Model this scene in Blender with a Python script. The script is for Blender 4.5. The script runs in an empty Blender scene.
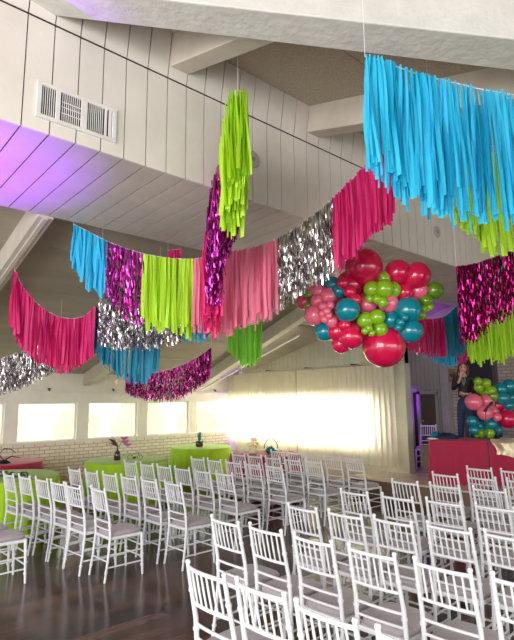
import bpy, bmesh, math, random
from mathutils import Vector, Matrix
random.seed(7)
S = bpy.context.scene
col = S.collection
R = math.radians

# ---------------------------------------------------------------- camera
# room axes: x runs from the window wall towards the viewer's right, y runs towards the stage, z up
CAM = Vector((0, 0, 1.85))
F = Vector((-.752, .659, 0)).normalized(); RT = Vector((.659, .752, 0)).normalized(); UP = Vector((0, 0, 1))
p = R(8.91); r = R(.54)
fw = F*math.cos(p) + UP*math.sin(p); up = -F*math.sin(p) + UP*math.cos(p)
rt2 = RT*math.cos(r) - up*math.sin(r); up2 = RT*math.sin(r) + up*math.cos(r)
cd = bpy.data.cameras.new('camera'); cam = bpy.data.objects.new('camera', cd); col.objects.link(cam)
cd.sensor_fit = 'VERTICAL'; cd.sensor_height = 36; cd.sensor_width = 36*514/640; cd.lens = 36*513.7/640
cd.clip_start = .05; cd.clip_end = 400
m = Matrix((rt2, up2, -fw)).transposed().to_4x4(); m.translation = CAM
cam.matrix_world = m
S.camera = cam

# ---------------------------------------------------------------- sky, sun, lamps, exposure
w = bpy.data.worlds.new('sky'); S.world = w; w.use_nodes = True
bg = w.node_tree.nodes['Background']; bg.inputs[0].default_value = (.96, .98, 1.0, 1); bg.inputs[1].default_value = 1.15

def light(kind, name, loc, to, energy, color=(1, 1, 1), **kw):
    l = bpy.data.lights.new(name, kind); l.energy = energy; l.color = color
    for k, v in kw.items(): setattr(l, k, v)
    o = bpy.data.objects.new(name, l); col.objects.link(o); o.location = loc
    d = Vector(to) - Vector(loc)
    o.rotation_euler = d.to_track_quat('-Z', 'Y').to_euler()
    return o
light('SUN', 'sun', (0, 30, 12), (-1.5, 0, 3.0), 1.2, (1, .97, .9), angle=R(20))
# daylight standing outside the windows behind the sheer curtain
light('AREA', 'curtain_daylight', (-9.35, 10.6, 1.5), (-9.35, 9, 1.42), 440, (1, .98, .90), shape='RECTANGLE', size=4.8, size_y=1.3)
# daylight standing outside the long row of windows
light('AREA', 'window_daylight', (-13.4, 4.5, 3.3), (-9, 4.5, .6), 330, (.95, 1, .80), shape='RECTANGLE', size=11, size_y=2.0)
# two fill lamps added at the open, unbuilt sides right of and behind the viewer
light('AREA', 'side_fill', (5.6, 2.5, 2.6), (-4, 4.5, 1.6), 330, (1, .98, .96), shape='RECTANGLE', size=10, size_y=3.4)
light('AREA', 'rear_fill', (-.5, -4.5, 2.4), (-2.5, 5, 3.2), 400, (1, .98, .96), shape='RECTANGLE', size=6, size_y=3.2)
S.view_settings.view_transform = 'Standard'; S.view_settings.look = 'None'
S.view_settings.exposure = 0.45; S.view_settings.gamma = 1; S.view_settings.use_curve_mapping = False

# ---------------------------------------------------------------- materials
def mat(name, c, rough=.6, metal=0, var=.08, scale=6, bump=0, bscale=40, trans=0, coat=0, spec=.5, sheen=0, c2=None, stretch=None):
    M = bpy.data.materials.new(name); M.use_nodes = True; N = M.node_tree.nodes; L = M.node_tree.links
    b = N['Principled BSDF']; out = N['Material Output']
    b.inputs['Roughness'].default_value = rough; b.inputs['Metallic'].default_value = metal
    b.inputs['Coat Weight'].default_value = coat; b.inputs['Specular IOR Level'].default_value = spec
    b.inputs['Sheen Weight'].default_value = sheen
    tc = N.new('ShaderNodeTexCoord'); vec = tc.outputs['Object']
    if stretch:
        mp = N.new('ShaderNodeMapping'); mp.inputs['Scale'].default_value = stretch; L.new(vec, mp.inputs[0]); vec = mp.outputs[0]
    n = N.new('ShaderNodeTexNoise'); n.inputs['Scale'].default_value = scale; n.inputs['Detail'].default_value = 4; L.new(vec, n.inputs['Vector'])
    cr = N.new('ShaderNodeValToRGB'); cr.color_ramp.elements[0].position = .32; cr.color_ramp.elements[1].position = .68
    c2 = c2 or tuple(min(1, x*(1+var)) for x in c)
    cr.color_ramp.elements[0].color = tuple(x*(1-var) for x in c) + (1,); cr.color_ramp.elements[1].color = tuple(c2) + (1,)
    L.new(n.outputs[0], cr.inputs[0]); L.new(cr.outputs[0], b.inputs['Base Color'])
    if bump:
        n2 = N.new('ShaderNodeTexNoise'); n2.inputs['Scale'].default_value = bscale; L.new(vec, n2.inputs['Vector'])
        bp = N.new('ShaderNodeBump'); bp.inputs['Strength'].default_value = bump; bp.inputs['Distance'].default_value = .01
        L.new(n2.outputs[0], bp.inputs['Height']); L.new(bp.outputs[0], b.inputs['Normal'])
    if trans:
        t = N.new('ShaderNodeBsdfTranslucent'); L.new(cr.outputs[0], t.inputs[0])
        mx = N.new('ShaderNodeMixShader'); mx.inputs[0].default_value = trans
        L.new(b.outputs[0], mx.inputs[1]); L.new(t.outputs[0], mx.inputs[2]); L.new(mx.outputs[0], out.inputs[0])
    return M

def brick_mat(name, axis, c1, c2, mortar, bw=.22, bh=.075):
    M = bpy.data.materials.new(name); M.use_nodes = True; N = M.node_tree.nodes; L = M.node_tree.links
    b = N['Principled BSDF']; b.inputs['Roughness'].default_value = .7
    tc = N.new('ShaderNodeTexCoord'); sp = N.new('ShaderNodeSeparateXYZ'); L.new(tc.outputs['Object'], sp.inputs[0])
    cb = N.new('ShaderNodeCombineXYZ'); L.new(sp.outputs[axis], cb.inputs[0]); L.new(sp.outputs[2], cb.inputs[1])
    br = N.new('ShaderNodeTexBrick'); L.new(cb.outputs[0], br.inputs['Vector'])
    br.inputs['Scale'].default_value = 1; br.inputs['Brick Width'].default_value = bw; br.inputs['Row Height'].default_value = bh
    br.inputs['Mortar Size'].default_value = .009; br.inputs['Mortar Smooth'].default_value = .2
    br.inputs['Color1'].default_value = c1 + (1,); br.inputs['Color2'].default_value = c2 + (1,); br.inputs['Mortar'].default_value = mortar + (1,)
    L.new(br.outputs['Color'], b.inputs['Base Color'])
    bp = N.new('ShaderNodeBump'); bp.inputs['Strength'].default_value = .5; bp.inputs['Distance'].default_value = .01; bp.invert = True
    L.new(br.outputs['Fac'], bp.inputs['Height']); L.new(bp.outputs[0], b.inputs['Normal'])
    return M

def floor_mat():
    M = bpy.data.materials.new('dark_plank_floor'); M.use_nodes = True; N = M.node_tree.nodes; L = M.node_tree.links
    b = N['Principled BSDF']
    tc = N.new('ShaderNodeTexCoord')
    mp = N.new('ShaderNodeMapping'); mp.inputs['Rotation'].default_value = (0, 0, R(90)); L.new(tc.outputs['Object'], mp.inputs[0])
    br = N.new('ShaderNodeTexBrick'); L.new(mp.outputs[0], br.inputs['Vector']); br.inputs['Scale'].default_value = 1
    br.inputs['Brick Width'].default_value = 1.3; br.inputs['Row Height'].default_value = .13; br.inputs['Mortar Size'].default_value = .0025
    br.inputs['Color1'].default_value = (.024, .011, .006, 1); br.inputs['Color2'].default_value = (.13, .062, .034, 1)
    br.inputs['Mortar'].default_value = (.012, .008, .006, 1)
    n = N.new('ShaderNodeTexNoise'); n.inputs['Scale'].default_value = 3; n.inputs['Detail'].default_value = 6
    mp2 = N.new('ShaderNodeMapping'); mp2.inputs['Scale'].default_value = (12, 1, 1); L.new(tc.outputs['Object'], mp2.inputs[0]); L.new(mp2.outputs[0], n.inputs['Vector'])
    mx = N.new('ShaderNodeMix'); mx.data_type = 'RGBA'; mx.blend_type = 'MULTIPLY'; mx.inputs[0].default_value = .7
    cr = N.new('ShaderNodeValToRGB'); cr.color_ramp.elements[0].color = (.5, .5, .5, 1); cr.color_ramp.elements[1].color = (1.2, 1.15, 1.1, 1)
    L.new(n.outputs[0], cr.inputs[0]); L.new(br.outputs['Color'], mx.inputs[6]); L.new(cr.outputs[0], mx.inputs[7]); L.new(mx.outputs[2], b.inputs['Base Color'])
    n2 = N.new('ShaderNodeTexNoise'); n2.inputs['Scale'].default_value = 1.6; n2.inputs['Detail'].default_value = 5; L.new(tc.outputs['Object'], n2.inputs['Vector'])
    mr = N.new('ShaderNodeMapRange'); mr.inputs['To Min'].default_value = .08; mr.inputs['To Max'].default_value = .28; L.new(n2.outputs[0], mr.inputs[0]); L.new(mr.outputs[0], b.inputs['Roughness'])
    bp = N.new('ShaderNodeBump'); bp.inputs['Strength'].default_value = .25; bp.inputs['Distance'].default_value = .004; L.new(n.outputs[0], bp.inputs['Height']); L.new(bp.outputs[0], b.inputs['Normal'])
    b.inputs['Specular IOR Level'].default_value = .5
    return M

def speckle_mat(name, c, dark, light_):
    M = mat(name, c, .9, bump=.6, bscale=60)
    N = M.node_tree.nodes; L = M.node_tree.links
    for n in list(N):
        if n.type == 'TEX_NOISE' and n.inputs['Scale'].default_value == 6:
            n.inputs['Scale'].default_value = 130; n.inputs['Detail'].default_value = 8
        if n.type == 'VALTORGB':
            n.color_ramp.elements[0].color = dark + (1,); n.color_ramp.elements[1].color = light_ + (1,); n.color_ramp.elements[0].position = .4; n.color_ramp.elements[1].position = .6
    return M

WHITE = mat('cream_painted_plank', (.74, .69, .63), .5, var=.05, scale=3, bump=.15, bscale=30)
GROOVE = mat('dark_groove_paint', (.05, .03, .04), .9)
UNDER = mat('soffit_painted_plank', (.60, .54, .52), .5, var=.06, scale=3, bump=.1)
BEAM = mat('cream_painted_beam', (.58, .52, .44), .55, var=.07, scale=4, bump=.35, bscale=25)
BEAMW = mat('flaking_white_paint', (.60, .585, .55), .6, var=.08, scale=5, bump=.6, bscale=18)
CEIL = speckle_mat('speckled_fibre_ceiling', (.3, .27, .21), (.34, .30, .22), (.58, .52, .40))
LOWC = mat('taupe_painted_board', (.38, .325, .26), .65, var=.12, scale=2.5, bump=.2, stretch=(1, .2, 1))
SIDING = mat('greige_siding', (.56, .54, .44), .6, var=.06, scale=3)
GREY = mat('grey_siding', (.40, .37, .37), .6, var=.06, scale=3)
TRIM = mat('cream_window_trim', (.80, .76, .66), .5, var=.03)
BRA = brick_mat('cream_brick', 1, (.88, .81, .66), (.78, .70, .55), (.48, .41, .30))
BRD = brick_mat('tan_brick', 0, (.52, .46, .38), (.42, .36, .30), (.26, .22, .18))
FLOOR = floor_mat()
STAGE = mat('pale_oak_stage', (.80, .70, .58), .22, var=.15, scale=5, stretch=(1, 8, 1))
RISER = mat('brown_stage_riser', (.24, .16, .11), .6)
CHAIRW = mat('white_lacquered_wood', (.80, .80, .82), .28, var=.02, coat=.2)
CUSH = mat('grey_lavender_cushion', (.40, .355, .37), .75, var=.08, scale=30, bump=.2, bscale=200, sheen=.3)
LIMEC = mat('lime_tablecloth', (.42, .70, .01), .75, var=.05, trans=.12, sheen=.2)
PINKC = mat('crimson_tablecloth', (.42, .004, .05), .7, var=.05, trans=.08, sheen=.1)
CURT = mat('ivory_sheer_curtain', (.90, .86, .74), .8, var=.02, trans=.62)
SHADE = mat('green_foliage', (.42, .66, .14), .8, var=.4, scale=3, trans=.3)
GRASS = mat('lawn_grass', (.46, .62, .20), .9, var=.3, scale=2)
BARK = mat('tree_bark', (.12, .08, .05), .9)
METAL = mat('brushed_steel', (.6, .6, .6), .35, 1)
BLACK = mat('black_plastic', (.012, .012, .014), .4)
DOORM = mat('brown_door', (.12, .085, .075), .5, var=.15, scale=5)
FRAMEM = mat('mauve_grey_frame', (.42, .38, .40), .5)
VENTW = mat('white_grille_metal', (.72, .70, .68), .4)
VENTD = mat('dark_duct', (.02, .02, .02), .8)

def streamer(name, c): return mat(name, c, .5, var=.25, scale=12, trans=.30, stretch=(1, 1, .10), spec=.35, c2=tuple(q+(1-q)*.05 for q in c))
BLUE = streamer('sky_blue_streamer', (.01, .60, .90)); TEALS = streamer('teal_blue_streamer', (.0, .33, .52))
LIME = streamer('lime_streamer', (.56, .90, .01)); LIME2 = streamer('bright_green_streamer', (.40, .95, .08))
PINK = streamer('pink_streamer', (1.0, .24, .40)); HOT = streamer('hot_pink_streamer', (.90, .006, .22))
def foil(name, c, c2): return mat(name, c, .16, metal=.95, c2=c2, scale=14, var=.3, stretch=(1, 1, .6), spec=.8)
MAG = foil('magenta_foil', (.40, .01, .24), (.80, .12, .50)); PUR = foil('purple_foil', (.36, .01, .26), (.80, .10, .58))
SIL = foil('silver_foil', (.38, .34, .36), (.9, .86, .86)); WINE = foil('wine_foil', (.28, .005, .12), (.6, .03, .25))
def latex(name, c): return mat(name, c, .18, var=.05, coat=.6, trans=.06)
LB = {'c': latex('crimson_latex', (.66, .006, .07)), 'p': latex('pink_latex', (.86, .16, .26)), 'd': latex('rose_latex', (.55, .05, .13)),
      'l': latex('lime_latex', (.24, .46, .01)), 'g': latex('leaf_green_latex', (.13, .28, .01)), 't': latex('teal_latex', (.0, .23, .30))}

# ---------------------------------------------------------------- mesh helpers
class MB:
    def __init__(s): s.v = []; s.f = []; s.mi = []
    def add(s, vs, fs, mi=0):
        o = len(s.v); s.v += [tuple(v) for v in vs]; s.f += [tuple(i+o for i in f) for f in fs]; s.mi += [mi]*len(fs); return s
    def box(s, x0, x1, y0, y1, z0, z1, mi=0):
        return s.add([(x0, y0, z0), (x1, y0, z0), (x1, y1, z0), (x0, y1, z0), (x0, y0, z1), (x1, y0, z1), (x1, y1, z1), (x0, y1, z1)],
                     [(3, 2, 1, 0), (4, 5, 6, 7), (0, 1, 5, 4), (1, 2, 6, 5), (2, 3, 7, 6), (3, 0, 4, 7)], mi)
    def hexa(s, a, b, mi=0):      # two quads a (4 pts) and b (4 pts), swept
        return s.add(list(a)+list(b), [(3, 2, 1, 0), (4, 5, 6, 7), (0, 1, 5, 4), (1, 2, 6, 5), (2, 3, 7, 6), (3, 0, 4, 7)], mi)
    def bar(s, a, b, w, h, mi=0, down=True):   # beam from a to b, width w, height h hanging below the two points
        a = Vector(a); b = Vector(b); d = (b-a); n = Vector((-d.y, d.x, 0)).normalized()*w/2; z = Vector((0, 0, h))
        return s.hexa([a-n-z, a+n-z, a+n, a-n], [b-n-z, b+n-z, b+n, b-n], mi)
    def tube(s, pts, rad, n=8, mi=0, cap=True):
        pts = [Vector(q) for q in pts]; rs = rad if isinstance(rad, (list, tuple)) else [rad]*len(pts)
        vs = []; fs = []; k = len(pts)
        for i, q in enumerate(pts):
            d = (pts[min(i+1, k-1)] - pts[max(i-1, 0)]).normalized()
            ref = Vector((0, 0, 1)) if abs(d.z) < .9 else Vector((0, 1, 0))
            a = d.cross(ref).normalized(); b = d.cross(a)
            for j in range(n):
                t = 2*math.pi*j/n; vs.append(q + a*math.cos(t)*rs[i] + b*math.sin(t)*rs[i])
        for i in range(k-1):
            for j in range(n):
                fs.append((i*n+j, i*n+(j+1) % n, (i+1)*n+(j+1) % n, (i+1)*n+j))
        if cap: fs += [tuple(range(n))[::-1], tuple((k-1)*n+j for j in range(n))]
        return s.add(vs, fs, mi)
    def lathe(s, prof, c=(0, 0, 0), n=24, mi=0, M=None):
        vs = []; fs = []; k = len(prof)
        for rr, z in prof:
            for j in range(n):
                t = 2*math.pi*j/n; v = Vector((rr*math.cos(t), rr*math.sin(t), z))
                if M: v = M @ v
                vs.append(v + Vector(c))
        for i in range(k-1):
            for j in range(n): fs.append((i*n+j, i*n+(j+1) % n, (i+1)*n+(j+1) % n, (i+1)*n+j))
        fs += [tuple(range(n))[::-1], tuple((k-1)*n+j for j in range(n))]
        return s.add(vs, fs, mi)
    def build(s, name, mats, parent=None, smooth=False, bevel=0):
        me = bpy.data.meshes.new(name); me.from_pydata(s.v, [], s.f); me.update()
        for mm in (mats if isinstance(mats, (list, tuple)) else [mats]): me.materials.append(mm)
        for q, mi in zip(me.polygons, s.mi): q.material_index = mi; q.use_smooth = smooth
        bm = bmesh.new(); bm.from_mesh(me)
        if smooth and s.f and not getattr(s, 'open', False): bmesh.ops.recalc_face_normals(bm, faces=bm.faces)
        bm.to_mesh(me); bm.free()
        if smooth: me.set_sharp_from_angle(angle=R(50))
        o = bpy.data.objects.new(name, me); col.objects.link(o)
        if parent: o.parent = parent
        if bevel:
            b = o.modifiers.new('b', 'BEVEL'); b.width = bevel; b.segments = 2; b.limit_method = 'ANGLE'
        return o

def empty(name, loc=(0, 0, 0), rz=0):
    o = bpy.data.objects.new(name, None); col.objects.link(o); o.location = loc; o.rotation_euler = (0, 0, rz); o.empty_display_size = .1; return o
def tag(o, label=None, cat=None, group=None, kind=None):
    if label: o['label'] = label
    if cat: o['category'] = cat
    if group: o['group'] = group
    if kind: o['kind'] = kind
    return o
def struct(o, label, cat): return tag(o, label, cat, kind='structure')
def lab(o, l): o['label'] = l; return o

# ---------------------------------------------------------------- room shell
XA, YB, XC, YD = -11.7, 9.41, -6.6, 11.9       # window wall, curtain wall, alcove side wall, alcove brick wall
XE3, XE1, ZS = -5.42, -3.69, 3.82               # soffit far edge, soffit near edge, soffit height
Y0 = -3.0
struct(MB().box(-12, 5.5, Y0, 12.2, -.12, 0).build('floor', FLOOR), 'dark brown wood plank floor with glossy reflections', 'floor')
# window wall: brick below, posts between the windows, header above
wins = [(8.06, 9.27), (6.56, 7.81), (5.02, 6.29), (3.46, 4.76), (1.91, 3.21), (.36, 1.66), (-1.19, .11)]
b = MB().box(XA-.2, XA, Y0, YB+.2, 0, 1.0)
wallA = b.build('wall_left', BRA); struct(wallA, 'cream brick wall below the row of windows', 'wall')
b = MB(); edges = [YB+.2]
for a, c in wins: edges += [c, a]
edges.append(Y0)
for i in range(0, len(edges), 2): b.box(XA-.2, XA, edges[i+1], edges[i], 1.0, 1.86)
b.box(XA-.2, XA, Y0, YB+.2, 1.86, 2.52)
b.box(XA, XA+.05, Y0, YB, 2.05, 2.10); b.box(XA, XA+.06, Y0, YB, .97, 1.02)
struct(b.build('wall_window_frame_band', TRIM), 'cream painted posts and header around the row of windows', 'wall')
GL = bpy.data.materials.new('window_mesh_shade'); GL.use_nodes = True; N = GL.node_tree.nodes; L = GL.node_tree.links
N.remove(N['Principled BSDF']); tr = N.new('ShaderNodeBsdfTransparent'); tl = N.new('ShaderNodeBsdfTranslucent'); tl.inputs[0].default_value = (.95, .95, .9, 1)
vo = N.new('ShaderNodeTexNoise'); vo.inputs['Scale'].default_value = 3; mr = N.new('ShaderNodeMapRange'); mr.inputs['To Min'].default_value = .20; mr.inputs['To Max'].default_value = .28
mx = N.new('ShaderNodeMixShader'); L.new(vo.outputs[0], mr.inputs[0]); L.new(mr.outputs[0], mx.inputs[0]); L.new(tr.outputs[0], mx.inputs[1]); L.new(tl.outputs[0], mx.inputs[2]); L.new(mx.outputs[0], N['Material Output'].inputs[0])
for i, (a, c) in enumerate(wins):
    fr = MB().box(XA-.14, XA-.06, a, c, 1.0, 1.04).box(XA-.14, XA-.06, a, c, 1.82, 1.86).box(XA-.14, XA-.06, a, a+.04, 1.04, 1.82).box(XA-.14, XA-.06, c-.04, c, 1.04, 1.82)
    o = struct(fr.build('window_%d' % (i+1), TRIM), 'window %s from the corner by the curtain' % ['first', 'second', 'third', 'fourth', 'fifth', 'sixth', 'seventh'][i], 'window')
    MB().box(XA-.105, XA-.1, a+.04, c-.04, 1.04, 1.82).build('pane', GL, o)

# curtain wall with its windows behind the sheer curtain, gable above
b = MB()
bw = [(-11.5, -9.80), (-9.74, -8.04), (-7.98, -6.84)]
b.box(XA, XC+.52, YB, YB+.2, 0, 1.0)
xs = [XA] + [q for ww in bw for q in ww] + [XC+.52]
for i in range(0, len(xs), 2): b.box(xs[i], xs[i+1], YB, YB+.2, 1.0, 1.82)
b.box(XA, XC+.52, YB, YB+.2, 1.82, 2.66)
def zlow(x): return 2.5 + .25*(x-XA)
x = XA
while x < XC+.5:
    x1 = min(x+.145, XC+.52)
    b.hexa([(x, YB, 2.66), (x1, YB, 2.66), (x1, YB+.2, 2.66), (x, YB+.2, 2.66)], [(x, YB, zlow(x)+.1), (x1, YB, zlow(x1)+.1), (x1, YB+.2, zlow(x1)+.1), (x, YB+.2, zlow(x)+.1)])
    x = x1 + .01
b.hexa([(XA, YB+.03, 2.6), (XC+.52, YB+.03, 2.6), (XC+.52, YB+.17, 2.6), (XA, YB+.17, 2.6)], [(XA, YB+.03, 2.5), (XC+.52, YB+.03, zlow(XC+.52)+.1), (XC+.52, YB+.17, zlow(XC+.52)+.1), (XA, YB+.17, 2.5)], 1)
struct(b.build('wall_curtain_side', [SIDING, GROOVE]), 'greige vertical siding wall above and behind the sheer curtain', 'wall')
for i, (a, c) in enumerate(bw):
    fr = MB().box(a, c, YB+.06, YB+.14, 1.0, 1.04).box(a, c, YB+.06, YB+.14, 1.78, 1.82).box(a, a+.04, YB+.06, YB+.14, 1.04, 1.78).box(c-.04, c, YB+.06, YB+.14, 1.04, 1.78)
    struct(fr.build('window_%d' % (8+i), TRIM), 'bright window glowing behind the sheer curtain', 'window')

# alcove beside and behind the stage
b = MB(); y = YB+.2
b.box(XC-.2, XC-.02, YB+.2, YD+.2, 0, 4.4, 1)
dy0, dy1 = 10.74, 11.44
while y < YD:
    y1 = min(y+.17, YD)
    if y1 > dy0-.06 and y < dy1+.06: b.box(XC-.02, XC, y, y1, 2.0, 4.4)
    else: b.box(XC-.02, XC, y, y1, 0, 4.4)
    y = y1+.012
b.box(XC, XC+.05, YB+.2, YD, 2.08, 2.16)
struct(b.build('wall_alcove_side', [GREY, GROOVE]), 'grey vertical siding wall with the brown door beside the stage', 'wall')
d = struct(MB().box(XC-.02, XC+.01, dy0, dy1, .35, 1.96).build('door_1', DOORM), 'dark brown door beside the stage chair', 'door')
MB().box(XC-.02, XC+.04, dy0-.07, dy0, .35, 2.02).box(XC-.02, XC+.04, dy1, dy1+.07, .35, 2.02).box(XC-.02, XC+.04, dy0-.07, dy1+.07, 1.96, 2.03).build('door_frame', FRAMEM, d)
MB().lathe([(.0, 0), (.02, 0), (.025, .03), (.0, .05)], n=12, M=Matrix.Rotation(R(90), 4, 'Y'), c=(XC+.01, dy0+.08, 1.35)).build('door_handle', METAL, d, True)
struct(MB().box(XC-.2, 3, YD, YD+.2, 0, 5.2).build('wall_stage_back', BRD), 'tan brick wall behind the balloon arrangement on stage', 'wall')
b = MB().box(XC+.02, XC+.22, YD-.2, YD, .35, 4.2)
struct(b.build('trim_corner_post', FRAMEM), 'mauve grey corner post at the end of the brick wall', 'post')
d = struct(MB().box(-5.95, -5.35, YD-.04, YD-.005, .35, 2.75).build('door_2', mat('charcoal_door', (.035, .03, .035), .5)), 'dark recessed door behind the standing person', 'door')
MB().box(-6.1, -6.02, YD-.07, YD, .35, 2.83).box(-5.35, -5.25, YD-.07, YD, .35, 2.83).box(-6.1, -5.25, YD-.07, YD, 2.75, 2.83).build('door_frame', mat('dark_plum_frame', (.10, .08, .09), .5), d)

# low roof over the windows, with seams between its boards
b = MB(); s_n = 5; 
for i in range(s_n):
    xa = XA + (XE3-XA+.25)*i/s_n; xb = XA + (XE3-XA+.25)*(i+1)/s_n - .015
    b.hexa([(xa, Y0, zlow(xa)), (xb, Y0, zlow(xb)), (xb, Y0, zlow(xb)+.05), (xa, Y0, zlow(xa)+.05)], [(xa, 12.1, zlow(xa)), (xb, 12.1, zlow(xb)), (xb, 12.1, zlow(xb)+.05), (xa, 12.1, zlow(xa)+.05)])
b.hexa([(XA-.6, Y0, zlow(XA-.6)+.04), (XE3+.3, Y0, zlow(XE3+.3)+.04), (XE3+.3, Y0, zlow(XE3+.3)+.2), (XA-.6, Y0, zlow(XA-.6)+.2)],
       [(XA-.6, 12.1, zlow(XA-.6)+.04), (XE3+.3, 12.1, zlow(XE3+.3)+.04), (XE3+.3, 12.1, zlow(XE3+.3)+.2), (XA-.6, 12.1, zlow(XA-.6)+.2)], 1)
struct(b.build('ceiling_low', [LOWC, GROOVE]), 'taupe board ceiling sloping up from the window wall', 'ceiling')
names = ['nearest the hot pink garland', 'second from the viewer above the windows', 'ending near the corner by the curtain', 'over the alcove behind the stage', 'nearest the viewer at far left']
for k, (ya, yb2) in enumerate([(1.77, 1.77), (4.95, 4.95), (8.21, 7.0), (11.2, 11.2), (-1.35, -1.35)]):
    b = MB().bar((XA, ya, zlow(XA)+.02), (XE3-.005, yb2, zlow(XE3)+.02), .17, .29)
    if k == 0: b.bar((XA, ya-.0, zlow(XA)-.27), (XE3-.005, yb2, zlow(XE3)-.27), .06, .02)
    struct(b.build('ceiling_beam', BEAM, bevel=.008), 'cream sloping beam under the low ceiling, ' + names[k], 'beam')

# boxed bulkhead: plank soffit and plank face
b = MB(); y = Y0
b.box(XE3, XE1-.022, Y0, YD, ZS+.012, ZS+.1, 1)
while y < YD:
    y1 = min(y+.187, YD); b.box(XE3, XE1-.021, y, y1, ZS, ZS+.02); y += .2
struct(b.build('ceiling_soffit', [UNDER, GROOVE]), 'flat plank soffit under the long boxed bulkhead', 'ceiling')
ZK, ZT = 4.72, 5.2
b = MB(); y = Y0
while y < YD:
    y1 = min(y+.190, YD)
    b.box(XE1-.02, XE1, y, y1, ZS, ZK)
    b.hexa([(XE1-.02, y, ZK), (XE1, y, ZK), (XE1, y1, ZK), (XE1-.02, y1, ZK)], [(XE1+.06, y, ZT), (XE1+.08, y, ZT), (XE1+.08, y1, ZT), (XE1+.06, y1, ZT)])
    y += .2
b.box(XE1-.3, XE1-.018, Y0, YD, ZS+.02, ZT, 1)
b.box(XE1, XE1+.008, Y0, YD, ZK-.006, ZK+.004, 1)
struct(b.build('wall_bulkhead', [WHITE, GROOVE]), 'long white vertical plank face of the bulkhead', 'wall')
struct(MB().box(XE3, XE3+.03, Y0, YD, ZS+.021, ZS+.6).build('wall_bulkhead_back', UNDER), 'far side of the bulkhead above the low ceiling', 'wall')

# upper roof falling from the bulkhead towards the viewer's side, with rafters and a diagonal beam
def zup(x): return 5.15 - .297*(x-XE1)
b = MB()
x = XE1
while x < 4.2:
    x1 = x+1.2
    b.hexa([(x, Y0, zup(x)), (x1-.006, Y0, zup(x1-.006)), (x1-.006, Y0, zup(x1)+.06), (x, Y0, zup(x)+.06)], [(x, 12.1, zup(x)), (x1-.006, 12.1, zup(x1-.006)), (x1-.006, 12.1, zup(x1)+.06), (x, 12.1, zup(x)+.06)])
    x = x1
b.hexa([(XE1-.3, Y0, zup(XE1-.3)+.05), (5, Y0, zup(5)+.05), (5, Y0, zup(5)+.2), (XE1-.3, Y0, zup(XE1-.3)+.2)], [(XE1-.3, 12.1, zup(XE1-.3)+.05), (5, 12.1, zup(5)+.05), (5, 12.1, zup(5)+.2), (XE1-.3, 12.1, zup(XE1-.3)+.2)])
struct(b.build('ceiling_high', CEIL), 'speckled tan fibre ceiling above the high beams', 'ceiling')
for k, (ya, nm) in enumerate([(2.305, 'meeting the bulkhead above the vents'), (4.09, 'behind the big blue garland'), (5.87, 'third from the vents'), (7.65, 'over the stage front'), (9.5, 'over the stage')]):
    x1 = 3.9 if k else .6
    st = XE1
    if k == 0: st, x1 = XE1, -2.45
    if k == 1: st, x1 = XE1, -.85
    b = MB().bar((st, ya, zup(st)+.02), (x1, ya, zup(x1)+.02), .19, .33)
    struct(b.build('ceiling_beam', BEAM, bevel=.008), 'grey cream rafter under the high ceiling, ' + nm, 'beam')
b = MB().bar((-3.8, .873, zup(-3.8)+.03), (1.6, 5.95, zup(1.6)+.03), .3, .35)
struct(b.build('ceiling_beam', BEAMW, bevel=.01), 'wide white flaking diagonal beam across the top', 'beam')

# vent grille and round speakers in the bulkhead face
v = empty('air_vent', (XE1, 1.40, 4.07)); tag(v, 'white louvred air vent grille in the plank bulkhead', 'vent')
b = MB(); y0, y1, z0, z1 = -.315, .315, -.145, .145
b.box(0, .02, y0, y1, z0, z0+.03).box(0, .02, y0, y1, z1-.03, z1).box(0, .02, y0, y0+.035, z0+.03, z1-.03).box(0, .02, y1-.035, y1, z0+.03, z1-.03)
b.box(0, .02, -.175, -.14, z0+.03, z1-.03).box(0, .02, .02, .07, z0+.03, z1-.03).box(0, .015, .215, .235, z0+.03, z1-.03).box(0, .012, .25, .275, z0+.03, z1-.03)
b.build('frame', VENTW, v, bevel=.003)
MB().box(.001, .004, y0+.03, y1-.03, z0+.03, z1-.03).build('duct', VENTD, v)
b = MB(); y = y0+.045
while y < .2:
    if not (-.18 < y < -.135 or .015 < y < .075): b.box(.004, .012, y, y+.005, z0+.03, z1-.03)
    y += .016
b.build('slat', VENTW, v)
b = MB()
for q in (-.05, 0.0, .04): b.box(.005, .011, -.13, .02, q, q+.006)
b.build('damper', VENTW, v)
for (yy, zz, l) in [(3.197, 4.26, 'round flush speaker in the bulkhead behind the lime drop'), (6.74, 4.257, 'round flush speaker in the bulkhead right of the balloon cluster')]:
    o = empty('ceiling_speaker', (XE1, yy, zz)); tag(o, l, 'speaker', 'flush round speakers')
    MB().lathe([(.085, 0), (.09, .004), (.085, .012), (.072, .014)], n=28, M=Matrix.Rotation(R(90), 4, 'Y')).build('rim', mat('grey_rim', (.45, .42, .42), .5), o, True)
    MB().lathe([(.07, .004), (.07, .010), (.0, .016)], n=28, M=Matrix.Rotation(R(90), 4, 'Y')).build('grille', mat('grey_grille', (.30, .28, .28), .6, bump=.6, bscale=300), o, True)

# track light on the far beam
t = empty('track_light', (-9.5, 7.62, 2.58)); tag(t, 'slim white track with one spot lamp beneath the far beam', 'light')
MB().bar((-2.1, .42, -.46), (2.6, -.49, .53), .03, .03).build('track', CHAIRW, t)
MB().tube([(.35, -.09, .08), (.35, -.09, -.02)], .008).tube([(.33, -.11, -.02), (.38, -.14, -.10)], [.03, .045], 14).build('lamp_head', CHAIRW, t, True)

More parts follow.
